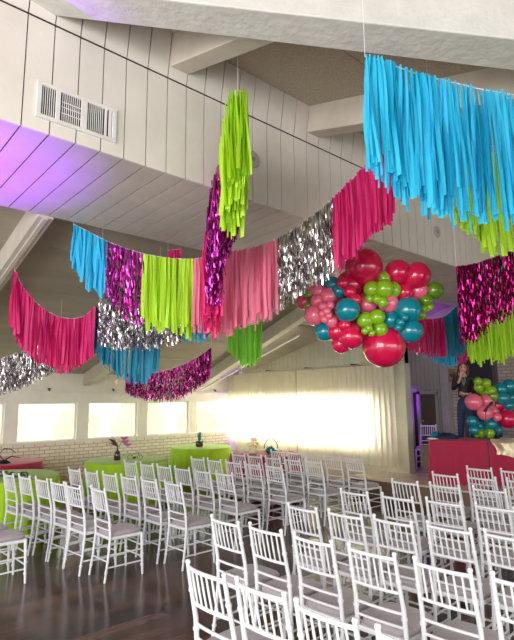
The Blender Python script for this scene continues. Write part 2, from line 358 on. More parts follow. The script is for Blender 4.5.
# stage
struct(MB().box(-6.8, 3.2, 8.36, YB, .32, .35).box(XC+.53, 3.2, YB, 9.61, .32, .35).box(XC, 3.2, 9.61, YD, .32, .35).build('floor_stage', STAGE), 'pale polished wood stage floor', 'stage')
struct(MB().box(-6.78, 3.2, 8.39, YB, 0, .32).box(XC+.53, 3.2, YB, 9.61, 0, .32).box(XC, 3.2, 9.61, YD, 0, .32).build('trim_stage_riser', RISER), 'brown riser under the stage front', 'stage')
struct(MB().box(-6.0, -4.1, 9.75, 10.9, .35, .9).build('floor_rear_riser', RISER, bevel=.01), 'raised step at the back of the stage', 'stage')
struct(MB().box(XA, XA+.02, Y0, YB, 0, .1).build('baseboard_left', TRIM), 'cream baseboard under the brick window wall', 'baseboard')

# sheer curtain
ct = empty('sheer_curtain', (0, YB-.34, 0)); tag(ct, 'long ivory sheer curtain glowing in front of the windows', 'curtain')
def curtain_panel(x0, x1, z0, z1):
    b = MB(); b.open = True; n = int((x1-x0)/.012); nz = 6
    ph = random.random()*6
    for i in range(n+1):
        x = x0+(x1-x0)*i/n
        for k in range(nz+1):
            t = k/nz; z = z0+(z1-z0)*t
            yy = .035*math.sin(x*44+ph+.5*math.sin(x*7)) + .014*math.sin(x*97+ph*2+t)
            b.v.append((x, yy, z))
    for i in range(n):
        for k in range(nz):
            a = i*(nz+1)+k; b.f.append((a, a+nz+1, a+nz+2, a+1)); b.mi.append(0)
    return b
xs = [XA+.08, -10.3, -8.9, -7.5, -6.12]
for i in range(4):
    curtain_panel(xs[i], xs[i+1]-.01, .5, 2.57).build('curtain_panel', CURT, ct, True)
b = MB().tube([(XA+.03, 0, 2.59), (-6.08, 0, 2.59)], .016, 10)
b.build('rail', METAL, ct, True)
for x in (-11.4, -10, -8.6, -7.2, -6.25): MB().box(x-.015, x+.015, -.01, .34, 2.58, 2.63).build('bracket', BLACK, ct)

# black hooks along the window header
for i, y in enumerate([8.63, 7.1, 5.6, 4.08, 2.55]):
    o = MB().tube([(XA, y, 2.15), (XA+.05, y, 2.15), (XA+.07, y, 2.13), (XA+.06, y, 2.105)], .016, 8).build('wall_hook', BLACK, None, True)
    tag(o, 'small black hook above the windows, ' + ['nearest the curtain corner', 'second from the curtain corner', 'third from the curtain corner', 'second from the left', 'farthest left'][i], 'hook', 'black hooks above the windows')

# ---------------------------------------------------------------- outside
struct(MB().box(-80, -12.2, -40, 60, -.6, -.5).box(-12.2, 20, 12.5, 60, -.6, -.5).build('ground_lawn', GRASS), 'sunlit lawn outside the windows', 'lawn')
def blob_tree(loc, h, rr, label):
    t = empty('garden_tree', loc); tag(t, label, 'tree', 'trees outside the windows')
    MB().tube([(0, 0, 0), (.05, 0, h*.5), (0, .05, h*.7)], [.12, .09, .05], 8).build('trunk', BARK, t, True)
    bm = bmesh.new()
    for k in range(9):
        a = random.random()*6.28; q = rr*.6*random.random()
        mt = Matrix.Translation((q*math.cos(a), q*math.sin(a), rr*.35+h*.6*random.random()))
        bmesh.ops.create_icosphere(bm, subdivisions=3, radius=rr*(.4+.3*random.random()), matrix=mt)
    for vv in bm.verts: vv.co += Vector((random.uniform(-1, 1), random.uniform(-1, 1), random.uniform(-1, 1)))*.06*rr
    me = bpy.data.meshes.new('foliage'); bm.to_mesh(me); bm.free(); me.materials.append(SHADE)
    o = bpy.data.objects.new('foliage', me); col.objects.link(o); o.parent = t
for (x, y, h, rr, l) in [(-24, 5.9, 2.6, 1.0, 'rounded green tree outside the second window from the left'), (-24, 9.9, 2.8, 1.2, 'green tree outside the middle of the window row'),
                         (-25, 13.6, 2.8, 1.3, 'yellow green tree outside the window right of the middle'), (-23, 15.8, 2.6, 1.1, 'green tree outside the last windows by the corner'), (-23, 2.6, 3.2, .9, 'green tree outside the leftmost window')]:
    blob_tree((x, y, -.5), h, rr, l)

# ---------------------------------------------------------------- chairs
def make_chair():
    t = empty('banquet_chair')
    def post(x):
        pts = [(x*1.06, -.045, 0), (x*1.03, -.012, .22), (x, .008, .44), (x*.985, -.006, .62), (x*.96, -.045, .80), (x*.95, -.07, .925)]
        b = MB().tube(pts, [.0125, .014, .0155, .015, .0135, .012], 8)
        for (q, s_) in [(0.10, .019), (.33, .020), (.56, .020), (.78, .018)]:
            for i in range(5):
                z0, z1 = pts[i][2], pts[i+1][2]
                if z0 <= q < z1:
                    u = (q-z0)/(z1-z0); c = Vector(pts[i]).lerp(Vector(pts[i+1]), u)
                    b.tube([c-Vector((0, 0, .008)), c+Vector((0, 0, .008))], s_, 8)
        b.lathe([(.012, 0), (.016, .01), (.012, .022), (.0, .026)], pts[-1], 8)
        return b
    for x in (-.172, .172): post(x).build('leg', CHAIRW, t, True)
    for x in (-.18, .18):
        b = MB().tube([(x*1.04, .392, 0), (x, .375, .43)], [.0125, .018], 8)
        for q in (.09, .2, .31): b.tube([(x*1.02, .386, q), (x*1.02, .385, q+.015)], .019, 8)
        b.build('leg', CHAIRW, t, True)
    # seat frame: trapezoid of rails
    P4 = [(-.175, .0), (.175, .0), (.187, .39), (-.187, .39)]
    b = MB(); lo = .405; hi = .438
    b.hexa([(P4[0][0], P4[0][1], lo), (P4[1][0], P4[1][1], lo), (P4[2][0], P4[2][1], lo), (P4[3][0], P4[3][1], lo)], [(x, y, hi) for x, y in P4])
    b.build('seat_frame', CHAIRW, t, bevel=.008)
    b = MB(); n = 28
    def sup(sc, z):
        out = []
        for i in range(n):
            a = 2*math.pi*i/n; c, s_ = math.cos(a), math.sin(a)
            x = abs(c)**.45*math.copysign(1, c)*.18*sc; y = abs(s_)**.45*math.copysign(1, s_)*.19*sc
            x *= 1+.10*(y/.19)*.5
            out.append((x, y+.2, z))
        return out
    rings = [sup(.93, .438), sup(1.0, .448), sup(1.02, .466), sup(.97, .482), sup(.8, .490), sup(.4, .494)]
    vs = [q for rg in rings for q in rg]; fs = [(i*n+j, i*n+(j+1) % n, (i+1)*n+(j+1) % n, (i+1)*n+j) for i in range(5) for j in range(n)]
    fs += [tuple(range(n))[::-1], tuple(5*n+j for j in range(n))]
    b.add(vs, fs); lab(b.build('seat_cushion', CUSH, t, True), 'grey lavender padded cushion')
    def rail(z, y, x, bow, rad, n_=7):
        pts = [(-x+2*x*i/(n_-1), y-bow*(1-((i-(n_-1)/2)/((n_-1)/2))**2), z) for i in range(n_)]
        return pts
    back = None
    for z, y, x, bow, rad in [(.905, -.066, .162, .018, .012), (.705, -.024, .166, .014, .011), (.585, -.003, .169, .010, .010), (.505, .004, .17, .008, .0095)]:
        q = MB().tube(rail(z, y, x, bow, rad), rad, 8).build('back_rail' if back else 'backrest', CHAIRW, t, True)
        back = back or q
    for i in range(6):
        u = -1+2*(i+1)/7; x = .163*u; bow = 1-u*u
        MB().tube([(x, -.024-.014*bow, .705), (x, -.046-.016*bow, .805), (x, -.066-.018*bow, .905)], [.0058, .0075, .0058], 6).build('spindle', CHAIRW, back, True)
    for z in (.14, .26):
        for s_ in (-1, 1):
            MB().tube([(s_*.179, -.02, z), (s_*.183, .384, z)], .0085, 6).build('stretcher', CHAIRW, t, True)
        MB().tube([(-.184, .385, z+.04), (.184, .385, z+.04)], .0085, 6).build('stretcher', CHAIRW, t, True)
    MB().tube([(-.178, -.02, .2), (.178, -.02, .2)], .0085, 6).build('stretcher', CHAIRW, t, True)
    return t
def copy_tree(o, parent=None):
    c = o.copy(); col.objects.link(c)
    if parent: c.parent = parent
    for ch in list(o.children): copy_tree(ch, c)
    return c
proto = make_chair(); used = [False]
def chair(x, y, rz, label, group=None, z=0):
    if used[0]: o = copy_tree(proto)
    else: o = proto; used[0] = True
    o.location = (x, y, z); o.rotation_euler = (0, 0, rz); tag(o, label, 'chair', group); return o
ORD = ['aisle-end', 'second from the aisle', 'third from the aisle', 'fourth from the aisle', 'fifth from the aisle', 'sixth from the aisle', 'seventh from the aisle']
ROW = ['front row', 'second row', 'third row', 'fourth row', 'fifth row', 'sixth row', 'seventh row']
rj = random.Random(3)
# left of the aisle: measured back positions, rows counted from the stage
left = {
 5: [(-5.494, 2.518, 1.0), (-5.885, 2.397, 5.0), (-6.276, 2.366, 6.0), (-6.667, 2.315, 5.0), (-7.058, 2.235, 5.0), (-7.449, 2.154, 5.0)],
 4: [(-5.273, 3.323, 1.5), (-5.686, 3.242, 2.5), (-6.091, 3.181, 4.0), (-6.496, 3.12, 4.0), (-6.901, 3.049, 4.0), (-7.306, 2.979, 4.0)],
 3: [(-5.485, 4.228, 1.0), (-5.89, 4.167, 2.0), (-6.295, 4.106, 4.0), (-6.7, 4.055, 3.0), (-7.105, 4.004, 3.0), (-7.51, 3.944, 3.0)],
 2: [(-5.577, 5.193, 1.5), (-5.982, 5.132, 1.5), (-6.387, 5.092, 3.0), (-6.792, 5.031, 2.0), (-7.197, 4.99, 3.0)],
 1: [(-5.557, 5.998, 0.0), (-5.962, 5.947, 2.0), (-6.382, 5.916, 1.0), (-6.787, 5.876, 2.0), (-7.192, 5.855, 2.0)],
 0: [(-5.457, 6.863, 0.0), (-5.88, 6.822, 1.0), (-6.293, 6.781, 1.0), (-6.705, 6.751, 2.0), (-7.118, 6.72, 2.0)],
 6: [(-6.057, 1.471, 1.5), (-6.5, 1.431, 3.0)],
}
for k in sorted(left):
    for i, (x, y, a) in enumerate(left[k]):
        chair(x, y+.05, R(a), 'white spindle-back chair, %s, %s from the stage, left of the aisle' % (ORD[i], ROW[k]), 'chairs left of the aisle')
right = {
 6: [(-2.473, 1.787, 2.0), (-2.068, 1.827, 5.0), (-1.647, 1.838, 3.0), (-1.224, 1.879, 3.0)],
 5: [(-3.355, 2.601, 1.5), (-2.937, 2.651, 2.0), (-2.519, 2.702, 3.0), (-2.076, 2.753, 3.5), (-1.632, 2.804, 3.0), (-1.205, 2.865, 3.0)],
 4: [(-3.28, 3.395, 1.0), (-2.867, 3.466, 3.0), (-2.462, 3.547, 2.5), (-2.057, 3.658, 3.0), (-1.652, 3.729, 3.0)],
 3: [(-3.452, 4.331, 1.5), (-2.998, 4.412, 2.0), (-2.575, 4.513, 3.0), (-2.153, 4.614, 3.0), (-1.729, 4.665, 2.5)],
 2: [(-3.462, 5.256, 1.0), (-3.029, 5.347, 2.0), (-2.586, 5.449, 2.5), (-2.163, 5.499, 2.0)],
 1: [(-3.443, 6.111, 1.0), (-3.01, 6.172, 1.5), (-2.577, 6.243, 2.0)],
 0: [(-3.413, 6.947, 1.5), (-2.98, 7.008, 1.5)],
}
for k in sorted(right):
    for i, (x, y, a) in enumerate(right[k]):
        chair(x, y+.05, R(a), 'white spindle-back chair, %s, %s from the stage, right of the aisle' % (ORD[i], ROW[k]), 'chairs right of the aisle')
chair(-6.27, 10.5, R(197), 'white spindle-back chair standing alone on the stage before the brown door', None, z=.35)

# ---------------------------------------------------------------- round tables under cloths
def cloth(loc, rad, m_, label, seed, group):
    rr = random.Random(seed); b = MB(); b.open = True; n = 180; nz = 10
    ph = [rr.random()*6.28 for _ in range(4)]
    rings = [0, .4, .8, .985, 1.0]
    b.v.append((0, 0, .765))
    for t in rings[1:]:
        for j in range(n):
            a = 2*math.pi*j/n; b.v.append((rad*t*math.cos(a), rad*t*math.sin(a), .765 - (.006 if t == 1 else 0)))
    for k in range(1, nz+1):
        t = k/nz; z = .759*(1-t)+.004
        for j in range(n):
            a = 2*math.pi*j/n
            f = .5*math.sin(17*a+ph[0]+.8*math.sin(3*a+ph[1])) + .3*math.sin(29*a+ph[2]) + .2*math.sin(7*a+ph[3])
            q = rad + .004 + .05*t + f*.05*t**.8
            b.v.append((q*math.cos(a), q*math.sin(a), z))
    for j in range(n): b.f.append((0, 1+j, 1+(j+1) % n))
    for i in range(3+nz):
        for j in range(n): a = 1+i*n; b.f.append((a+j, a+n+j, a+n+(j+1) % n, a+(j+1) % n))
    b.mi = [0]*len(b.f)
    o = b.build('tablecloth', m_, None, True); o.location = loc
    return tag(o, label, 'tablecloth', group)
TL = [(-8.55, 2.42), (-9.2, 4.75), (-10.45, 7.35), (-8.13, 7.33), (-10.65, 2.87)]
cloth((TL[0][0], TL[0][1], 0), .76, LIMEC, 'lime cloth on the nearest round table at the left edge', 1, 'lime table cloths')
cloth((TL[1][0], TL[1][1], 0), .76, LIMEC, 'lime cloth on the round table with the brown bottle and orchid', 2, 'lime table cloths')
cloth((TL[2][0], TL[2][1], 0), .72, LIMEC, 'bright lime cloth on the round table nearest the room corner', 3, 'lime table cloths')
cloth((TL[3][0], TL[3][1], 0), .74, PINKC, 'crimson cloth on the round table before the curtain', 4, 'crimson table cloths')
cloth((TL[4][0], TL[4][1], 0), .76, PINKC, 'crimson cloth on the round table behind the left lime table', 5, 'crimson table cloths')
ZT2 = .766
# centrepieces
GLASSB = mat('brown_glass', (.06, .015, .01), .12, coat=.5); LEAF = mat('dark_green_leaf', (.04, .13, .03), .5, var=.4, scale=15)
TEALM = mat('teal_glaze', (.0, .22, .2), .25, coat=.5); PETALP = mat('pink_petal', (.85, .30, .62), .5, trans=.3); PETALR = mat('wine_petal', (.16, .01, .03), .5)
PETALY = mat('yellow_petal', (.85, .62, .12), .5, trans=.2); PETALW = mat('white_petal', (.9, .85, .7), .5, trans=.2)
def leaf(b, c, d, ln, wd, up_=.3):
    c = Vector(c); d = Vector(d).normalized(); s_ = d.cross(Vector((0, 0, 1)))
    if s_.length < .1: s_ = Vector((1, 0, 0))
    s_.normalize(); pts = []
    for i in range(5):
        t = i/4; q = c + d*ln*t + Vector((0, 0, up_*ln*math.sin(t*3.0)*.6)); wv = wd*math.sin(math.pi*(.08+.92*t)**.8)*.5 if t < 1 else 0.001
        pts += [q-s_*wv, q+Vector((0, 0, -.15*wv)), q+s_*wv]
    b.add(pts, [(i*3+j, i*3+j+1, i*3+j+4, i*3+j+3) for i in range(4) for j in range(2)])
def flower(b, c, rad, n=6, tilt=(0, 0, 1)):
    for k in range(n):
        a = 6.28*k/n; leaf(b, c, (math.cos(a), math.sin(a), .4+.3*random.random()), rad, rad*.8, .2)
# table with bottle and orchid
o = empty('bottle_vase', (-9.25, 4.57, ZT2)); tag(o, 'brown glass bottle vase holding a wine leaf and a pink orchid', 'vase')
MB().lathe([(.05, 0), (.06, .01), (.06, .12), (.045, .15), (.02, .18), (.018, .25), (.024, .255)], n=20).build('bottle', GLASSB, o, True)
b = MB(); b.open = True
for d in [(-1, -.9, .9), (-.7, -.8, .1), (-.4, -.7, 1.2)]: leaf(b, (0, 0, .25), d, .24, .20)
lab(b.build('leaf', PETALR, o, True), 'dark wine coloured leaves')
b = MB(); b.open = True
for q in [(.10, .10, .31), (.13, .14, .25), (.08, .09, .37)]: flower(b, q, .12)
lab(b.build('orchid', PETALP, o, True), 'pink orchid blossoms')
MB().tube([(0, 0, .2), (.05, .05, .33), (.11, .12, .3)], .004, 6).build('stem', LEAF, o, True)
o = empty('wire_bicycle', (-9.0, 4.80, ZT2)); tag(o, 'small dark wire bicycle ornament beside the brown bottle', 'ornament')
def ring(c, rad, tr, n=18):
    b = MB(); pts = [(c[0]+rad*math.cos(6.28*i/n), c[1]+rad*math.cos(6.28*i/n), c[2]+rad*math.sin(6.28*i/n)) for i in range(n+1)]; return b.tube(pts, tr, 6)
for cx in (-.06, .07): ring((cx, cx, .055), .038, .004).build('wheel', BLACK, o, True)
MB().tube([(-.06, -.06, .055), (-.02, -.02, .11), (.05, .05, .11), (.07, .07, .055)], .004, 6).tube([(.05, .05, .11), (.055, .055, .14), (.03, .03, .15)], .004, 6).build('frame', BLACK, o, True)
b = MB(); b.open = True
for k in range(6): leaf(b, (-.02, 0, .02), (random.uniform(-1, 1), random.uniform(-1, 1), .3), .09, .04)
lab(b.build('greenery', LEAF, o, True), 'small sprig of greenery')
# corner table
o = empty('potted_plant', (-10.45, 7.28, ZT2)); tag(o, 'dark potted plant with upright teal green leaves on the corner lime table', 'plant')
MB().lathe([(.07, 0), (.09, .02), (.10, .10), (.08, .13)], n=20).build('pot', GLASSB, o, True)
b = MB(); b.open = True
for k in range(9): leaf(b, (0, 0, .12), (random.uniform(-.3, .3), random.uniform(-.3, .3), 1), .24, .07, 0)
b.build('upright_leaf', mat('teal_leaf', (.02, .25, .16), .5), o, True)
b = MB(); b.open = True
for k in range(14): leaf(b, (0, 0, .05), (random.uniform(-1, 1), random.uniform(-1, 1), .15), .22, .07)
b.build('low_leaf', LEAF, o, True)
# crimson table before curtain
o = empty('flower_arrangement', (-8.3, 7.13, ZT2)); tag(o, 'white and yellow flower arrangement on the crimson table before the curtain', 'flowers')
MB().lathe([(.06, 0), (.08, .02), (.085, .09), (.07, .11)], n=20).build('vase', mat('cream_pot', (.8, .7, .45), .4), o, True)
b = MB(); b.open = True
for k in range(9): flower(b, (random.uniform(-.09, .09), random.uniform(-.09, .09), .14+.17*random.random()), .07)
b.build('blossom', [PETALW], o, True)
b = MB(); b.open = True
for k in range(6): flower(b, (random.uniform(-.1, .1), random.uniform(-.1, .1), .10+.14*random.random()), .06)
lab(b.build('blossom', PETALY, o, True), 'yellow blossoms')
o = empty('teal_teapot', (-8.02, 7.38, ZT2)); tag(o, 'dark teal pot with a tall hoop handle beside the white flowers', 'pot')
MB().lathe([(.07, 0), (.11, .03), (.12, .07), (.08, .12), (.03, .14), (.0, .15)], n=22).build('body', TEALM, o, True)
pts = [(.1*math.cos(a*.2618), .1*math.cos(a*.2618), .1+.2*math.sin(a*.2618)) for a in range(13)]
MB().tube(pts, .009, 8).build('handle', BLACK, o, True)
# left tables
o = empty('greenery_garland', (-8.19, 2.41, ZT2)); tag(o, 'low garland of dark leaves and white blossoms on the nearest lime table', 'flowers')
b = MB(); b.open = True
for k in range(60): leaf(b, (random.uniform(-.32, .18), random.uniform(-.25, .18), .02), (random.uniform(-1, 1), random.uniform(-1, 1), .3), .10, .045)
b.build('leaf', LEAF, o, True)
b = MB(); b.open = True
for k in range(9): flower(b, (random.uniform(-.28, .15), random.uniform(-.22, .15), .05), .045)
lab(b.build('blossom', PETALW, o, True), 'small white blossoms')
o = empty('black_swan_ornament', (-10.3, 2.86, ZT2)); tag(o, 'thin black curved wire ornament on the crimson table at left', 'ornament')
MB().lathe([(.10, 0), (.12, .015), (.09, .05), (.02, .07)], n=18).build('base', BLACK, o, True)
MB().tube([(0, 0, .05), (-.06, -.08, .16), (0, .0, .26), (.08, .09, .25), (.14, .16, .18)], [.014, .012, .011, .010, .006], 8).tube([(.0, 0, .05), (.1, .1, .12), (.2, .23, .1)], [.012, .01, .006], 8).build('curved_neck', BLACK, o, True)
o = empty('flower_bunch', (-10.55, 2.71, ZT2)); tag(o, 'green and orange flower bunch at the left frame edge', 'flowers')
b = MB(); b.open = True
for k in range(20): leaf(b, (0, 0, .02), (random.uniform(-1, 1), random.uniform(-1, 1), 1.2), .25, .06)
b.build('leaf', mat('fresh_leaf', (.12, .35, .05), .5), o, True)
b = MB(); b.open = True
for k in range(5): flower(b, (random.uniform(-.1, .1), random.uniform(-.1, .1), .16), .06)
lab(b.build('blossom', mat('orange_petal', (.8, .2, .05), .5), o, True), 'orange blossoms')
# wicker base by the wall
o = empty('low_wicker_stand', (-11.25, 4.55, 0)); tag(o, 'low round wicker stand on the floor below the windows', 'stand')
MB().lathe([(.34, 0), (.36, .02), (.36, .17), (.34, .2)], n=32).build('drum', mat('honey_wicker', (.42, .27, .12), .7, var=.4, scale=25, bump=.8, bscale=60), o, True)
b = MB()
for k in range(22):
    a = 6.28*k/22; b.lathe([(.03, .185), (.05, .20), (.03, .235)], (.34*math.cos(a), .34*math.sin(a), 0), 8)
b.build('scalloped_rim', mat('straw_rim', (.6, .42, .2), .7, var=.3), o, True)

# ---------------------------------------------------------------- fringe garlands
def garland(label, pts, secs, group='fringe garlands', seed=0, wid=.034, pinch=False, step=.019, layers=2, spread=1, rag=.0):
    """pts: (x,y,z,length); secs: (i0,i1,material,kind,partlabel)"""
    rr = random.Random(seed); P = [Vector(q[:3]) for q in pts]; Ln = [q[3] for q in pts]
    o = empty('fringe_garland', tuple(P[0])); tag(o, label, 'garland', group); O = P[0]
    MB().tube([q-O for q in P], .003, 6).build('cord', CHAIRW, o, True)
    for q in (P[0], P[-1]):
        top = max(zlow(q.x), 2.5)-.02 if q.x < XE3 else (ZS if q.x < XE1 else zup(q.x)-.0)
        if top > q.z+.02: MB().tube([q-O, Vector((q.x, q.y, top))-O], .0018, 4).build('hanging_line', CHAIRW, o)
    def at(i):                 # Catmull-Rom over the cord
        k = min(int(i), len(P)-2); t = i-k
        a, b_, c, d = P[max(k-1, 0)], P[k], P[k+1], P[min(k+2, len(P)-1)]
        q = .5*((2*b_)+(c-a)*t+(2*a-5*b_+4*c-d)*t*t+(3*b_-a-3*c+d)*t**3)
        return q, Ln[k]*(1-t)+Ln[k+1]*t
    for (i0, i1, m_, kind, pl) in secs:
        b = MB(); b.open = True
        metal = kind == 'foil'
        tot = sum((P[k+1]-P[k]).length for k in range(int(i0), int(math.ceil(i1)))) if i1 > i0 else 0
        st = (.0115 if metal else step); n = max(3, int(tot/st)); 
        for ly in range(layers):
            for j in range(n):
                i = i0+(i1-i0)*(j+rr.random())/n
                q, ln = at(min(i, len(P)-1.001)); q2, _ = at(min(i+.05, len(P)-1.0005))
                d = (q2-q); d.z = 0
                if d.length < 1e-5: d = Vector((.66, .75, 0))
                d.normalize(); nn = Vector((-d.y, d.x, 0))
                if metal:
                    w_ = .014*rr.uniform(.7, 1.3); l_ = ln*rr.uniform(.82, 1.04); sg = 13; yaw = rr.uniform(-1.5, 1.5)
                    c = q-O + nn*rr.uniform(-.03, .03)*spread; prev = None
                    for s_ in range(sg+1):
                        t = s_/sg; c2 = c+Vector((0, 0, -l_*t)) + d*rr.gauss(0, .006)*min(1, 2*t) + nn*rr.gauss(0, .010)*min(1, 2*t)
                        yaw += rr.gauss(0, .55); a = d*math.cos(yaw)+nn*math.sin(yaw); a.z = rr.gauss(0, .25)
                        cur = (c2-a*w_*.5, c2+a*w_*.5)
                        if prev: b.add([prev[0], prev[1], cur[1], cur[0]], [(0, 1, 2, 3)])
                        prev = cur
                else:
                    w_ = wid*rr.uniform(.7, 1.15); l_ = ln*(rr.uniform(.86, 1.0) if rr.random() < .75 else rr.uniform(.96, 1.08))*(rr.uniform(1-rag, 1) if ly else 1); sg = 7
                    yaw = rr.uniform(-.9, .9); dy = rr.gauss(0, .10); c = q-O + nn*rr.uniform(-.035, .035)*(1 if ly else .6)*spread
                    sw = rr.gauss(0, .012); sw2 = rr.gauss(0, .015); curl = rr.uniform(-.35, .35)
                    vs = []
                    for s_ in range(sg+1):
                        t = s_/sg; c2 = c+Vector((0, 0, -l_*t)) + d*(sw*math.sin(t*3+yaw)) + nn*(sw2*t+.012*math.sin(t*5+yaw*3))
                        ya = yaw+dy*s_; a = d*math.cos(ya)+nn*math.sin(ya); g = -d*math.sin(ya)+nn*math.cos(ya)
                        ww = w_*(.35+.65*min(1, t*5)) if pinch else w_*(.7+.3*min(1, t*4))
                        vs += [c2-a*ww*.5, c2+g*ww*curl, c2+a*ww*.5+Vector((0, 0, rr.uniform(-.008, .008) if s_ == sg else 0))]
                    b.add(vs, [(s_*3+k, s_*3+k+1, s_*3+k+4, s_*3+k+3) for s_ in range(sg) for k in range(2)])
        f = b.build('fringe', m_, o, not metal); lab(f, pl)
    return o
g1 = [(-5.46, 2.08, 3.81, 0.45), (-5.25, 2.19, 3.68, 0.6), (-5.07, 2.31, 3.56, 0.62), (-4.91, 2.44, 3.47, 0.76), (-4.73, 2.58, 3.39, 0.78), (-4.52, 2.76, 3.33, 0.78), (-4.36, 2.94, 3.32, 0.8), (-4.17, 3.08, 3.34, 0.84), (-4.03, 3.23, 3.38, 0.84), (-3.83, 3.37, 3.42, 0.82), (-3.65, 3.49, 3.48, 0.74), (-3.41, 3.65, 3.63, 0.72), (-3.17, 3.8, 3.84, 0.78), (-3.03, 3.91, 4.01, 0.8), (-2.88, 4.05, 4.2, 0.76), (-2.73, 4.18, 4.35, 0.78)]
garland('long swag of blue, purple foil, lime, pink, silver and hot pink fringe under the bulkhead', g1,
        [(0, 2, BLUE, 'p', 'sky blue fringe'), (2, 4, PUR, 'foil', 'purple foil fringe'), (4, 6, LIME, 'p', 'lime fringe'), (6, 10, PINK, 'p', 'pink fringe'), (10, 12, SIL, 'foil', 'silver foil fringe'), (12, 15, HOT, 'p', 'hot pink fringe')], seed=1)
g2 = [(-6.59, 1.81, 3.47, 0.7), (-6.6, 1.91, 3.29, 0.7), (-6.59, 2.04, 3.13, 0.7), (-6.6, 2.21, 3.01, 0.68), (-6.6, 2.38, 2.94, 0.68), (-6.53, 2.53, 2.92, 0.67), (-6.47, 2.67, 2.96, 0.66), (-6.36, 2.76, 3.08, 0.64), (-6.44, 2.82, 3.08, 0.55), (-6.35, 2.97, 2.95, 0.68), (-6.18, 3.18, 2.84, 0.74), (-6.05, 3.33, 2.83, 0.74), (-5.92, 3.46, 2.89, 0.6)]
garland('swag of hot pink then teal fringe hanging at far left', g2, [(0, 7, HOT, 'p', 'hot pink fringe'), (7.6, 12, TEALS, 'p', 'teal blue fringe')], seed=2)
g3 = [(-5.76, 2.56, 3.02, 0.5), (-5.64, 2.7, 2.98, 0.52), (-5.49, 2.88, 2.98, 0.53), (-5.28, 3.1, 3.03, 0.56), (-5.08, 3.31, 3.14, 0.58), (-4.89, 3.49, 3.28, 0.75)]
garland('silver foil and blue fringe behind the lime section of the long swag', g3, [(0, 4, SIL, 'foil', 'silver foil fringe'), (4, 5, BLUE, 'p', 'blue fringe')], seed=3, layers=3)
g4 = [(-9.49, 4.82, 2.4, 0.36), (-9.31, 5.03, 2.4, 0.5), (-9.13, 5.38, 2.44, 0.6), (-8.82, 5.7, 2.57, 0.68), (-8.62, 6.03, 2.78, 0.64), (-8.47, 6.17, 2.92, 0.56)]
garland('magenta foil fringe hanging before the far windows', g4, [(0, 5, MAG, 'foil', 'magenta foil fringe')], seed=4, layers=3)
g5 = [(-6.96, 5.43, 3.06, 0.34), (-6.86, 5.53, 3.09, 0.54), (-6.77, 5.63, 3.11, 0.68), (-6.67, 5.73, 3.14, 0.7), (-6.56, 5.84, 3.21, 0.64)]
garland('short bright green fringe beneath the pink section', g5, [(0, 4, LIME2, 'p', 'bright green fringe')], seed=5)
g6 = [(-8.82, 1.95, 2.38, 0.5), (-8.55, 2.23, 2.52, 0.56), (-8.33, 2.45, 2.62, 0.58), (-8.12, 2.67, 2.73, 0.56), (-7.9, 2.89, 2.83, 0.5)]
garland('silver foil fringe at the left edge below the hot pink swag', g6, [(0, 4, SIL, 'foil', 'silver foil fringe')], seed=6, layers=3)
g8 = [(-3.13, 2.55, 4.48, 0.8), (-3.19, 2.58, 4.39, 0.86), (-3.32, 2.64, 4.17, 0.86), (-3.49, 2.71, 4.02, 0.8), (-3.68, 2.76, 3.86, 0.84), (-3.88, 2.84, 3.54, 0.84), (-4.01, 2.92, 3.21, 0.74)]
garland('lime, purple foil and hot pink drop hanging end-on from the rafter', g8, [(0, 2.4, LIME, 'p', 'lime fringe'), (2.4, 5, PUR, 'foil', 'purple foil fringe'), (5, 6, HOT, 'p', 'hot pink fringe')], seed=8, wid=.034, layers=4, spread=2.6)
g9 = [(-1.66, 2.33, 3.87, 0.74), (-1.59, 2.41, 3.84, 0.82), (-1.53, 2.49, 3.8, 0.84), (-1.46, 2.59, 3.76, 0.86), (-1.38, 2.68, 3.73, 0.88), (-1.23, 2.86, 3.67, 0.86), (-1.08, 3.05, 3.63, 0.82), (-0.93, 3.23, 3.6, 0.82)]
garland('large sky blue fringe hanging closest at upper right', g9, [(0, 7, BLUE, 'p', 'sky blue fringe')], seed=9, wid=.030, pinch=True, step=.016, layers=3, rag=.22)
g9b = [(-1.87, 3.43, 3.97, 0.72), (-1.75, 3.58, 3.89, 0.76), (-1.65, 3.74, 3.74, 0.8), (-1.45, 3.98, 3.67, 0.8), (-1.3, 4.15, 3.66, 0.8)]
garland('lime fringe showing below the large blue fringe', g9b, [(0, 4, LIME, 'p', 'lime fringe')], seed=10)
g10 = [(-2.58, 5.07, 3.23, 0.84), (-2.48, 5.18, 3.25, 0.8), (-2.34, 5.33, 3.31, 0.72), (-2.16, 5.51, 3.4, 0.68), (-1.96, 5.71, 3.52, 0.68)]
garland('wine and magenta foil fringe at the right edge', g10, [(0, 4, WINE, 'foil', 'wine foil fringe')], seed=11, layers=3)
g11 = [(-3.75, 7.56, 3.12, 0.72), (-3.5, 7.83, 3.16, 0.78), (-3.24, 8.1, 3.31, 0.82), (-2.9, 8.44, 3.52, 0.84)]
garland('lime fringe below the wine foil fringe above the stage', g11, [(0, 3, LIME, 'p', 'lime fringe')], seed=12)
g12 = [(-4.95, 7.63, 3.41, 0.7), (-4.73, 7.92, 3.23, 0.62), (-4.48, 8.21, 3.25, 0.7), (-4.29, 8.38, 3.45, 0.86), (-4.13, 8.52, 3.64, 0.86)]
garland('hot pink and teal fringe right of the balloon cluster', g12, [(0, 2, HOT, 'p', 'hot pink fringe'), (2, 4, TEALS, 'p', 'teal fringe')], seed=13)
g13 = [(-5.49, 8.52, 3.51, 0.62), (-5.28, 8.8, 3.31, 0.66), (-4.98, 9.17, 3.19, 0.72), (-4.78, 9.38, 3.31, 0.76), (-4.6, 9.53, 3.49, 0.8)]
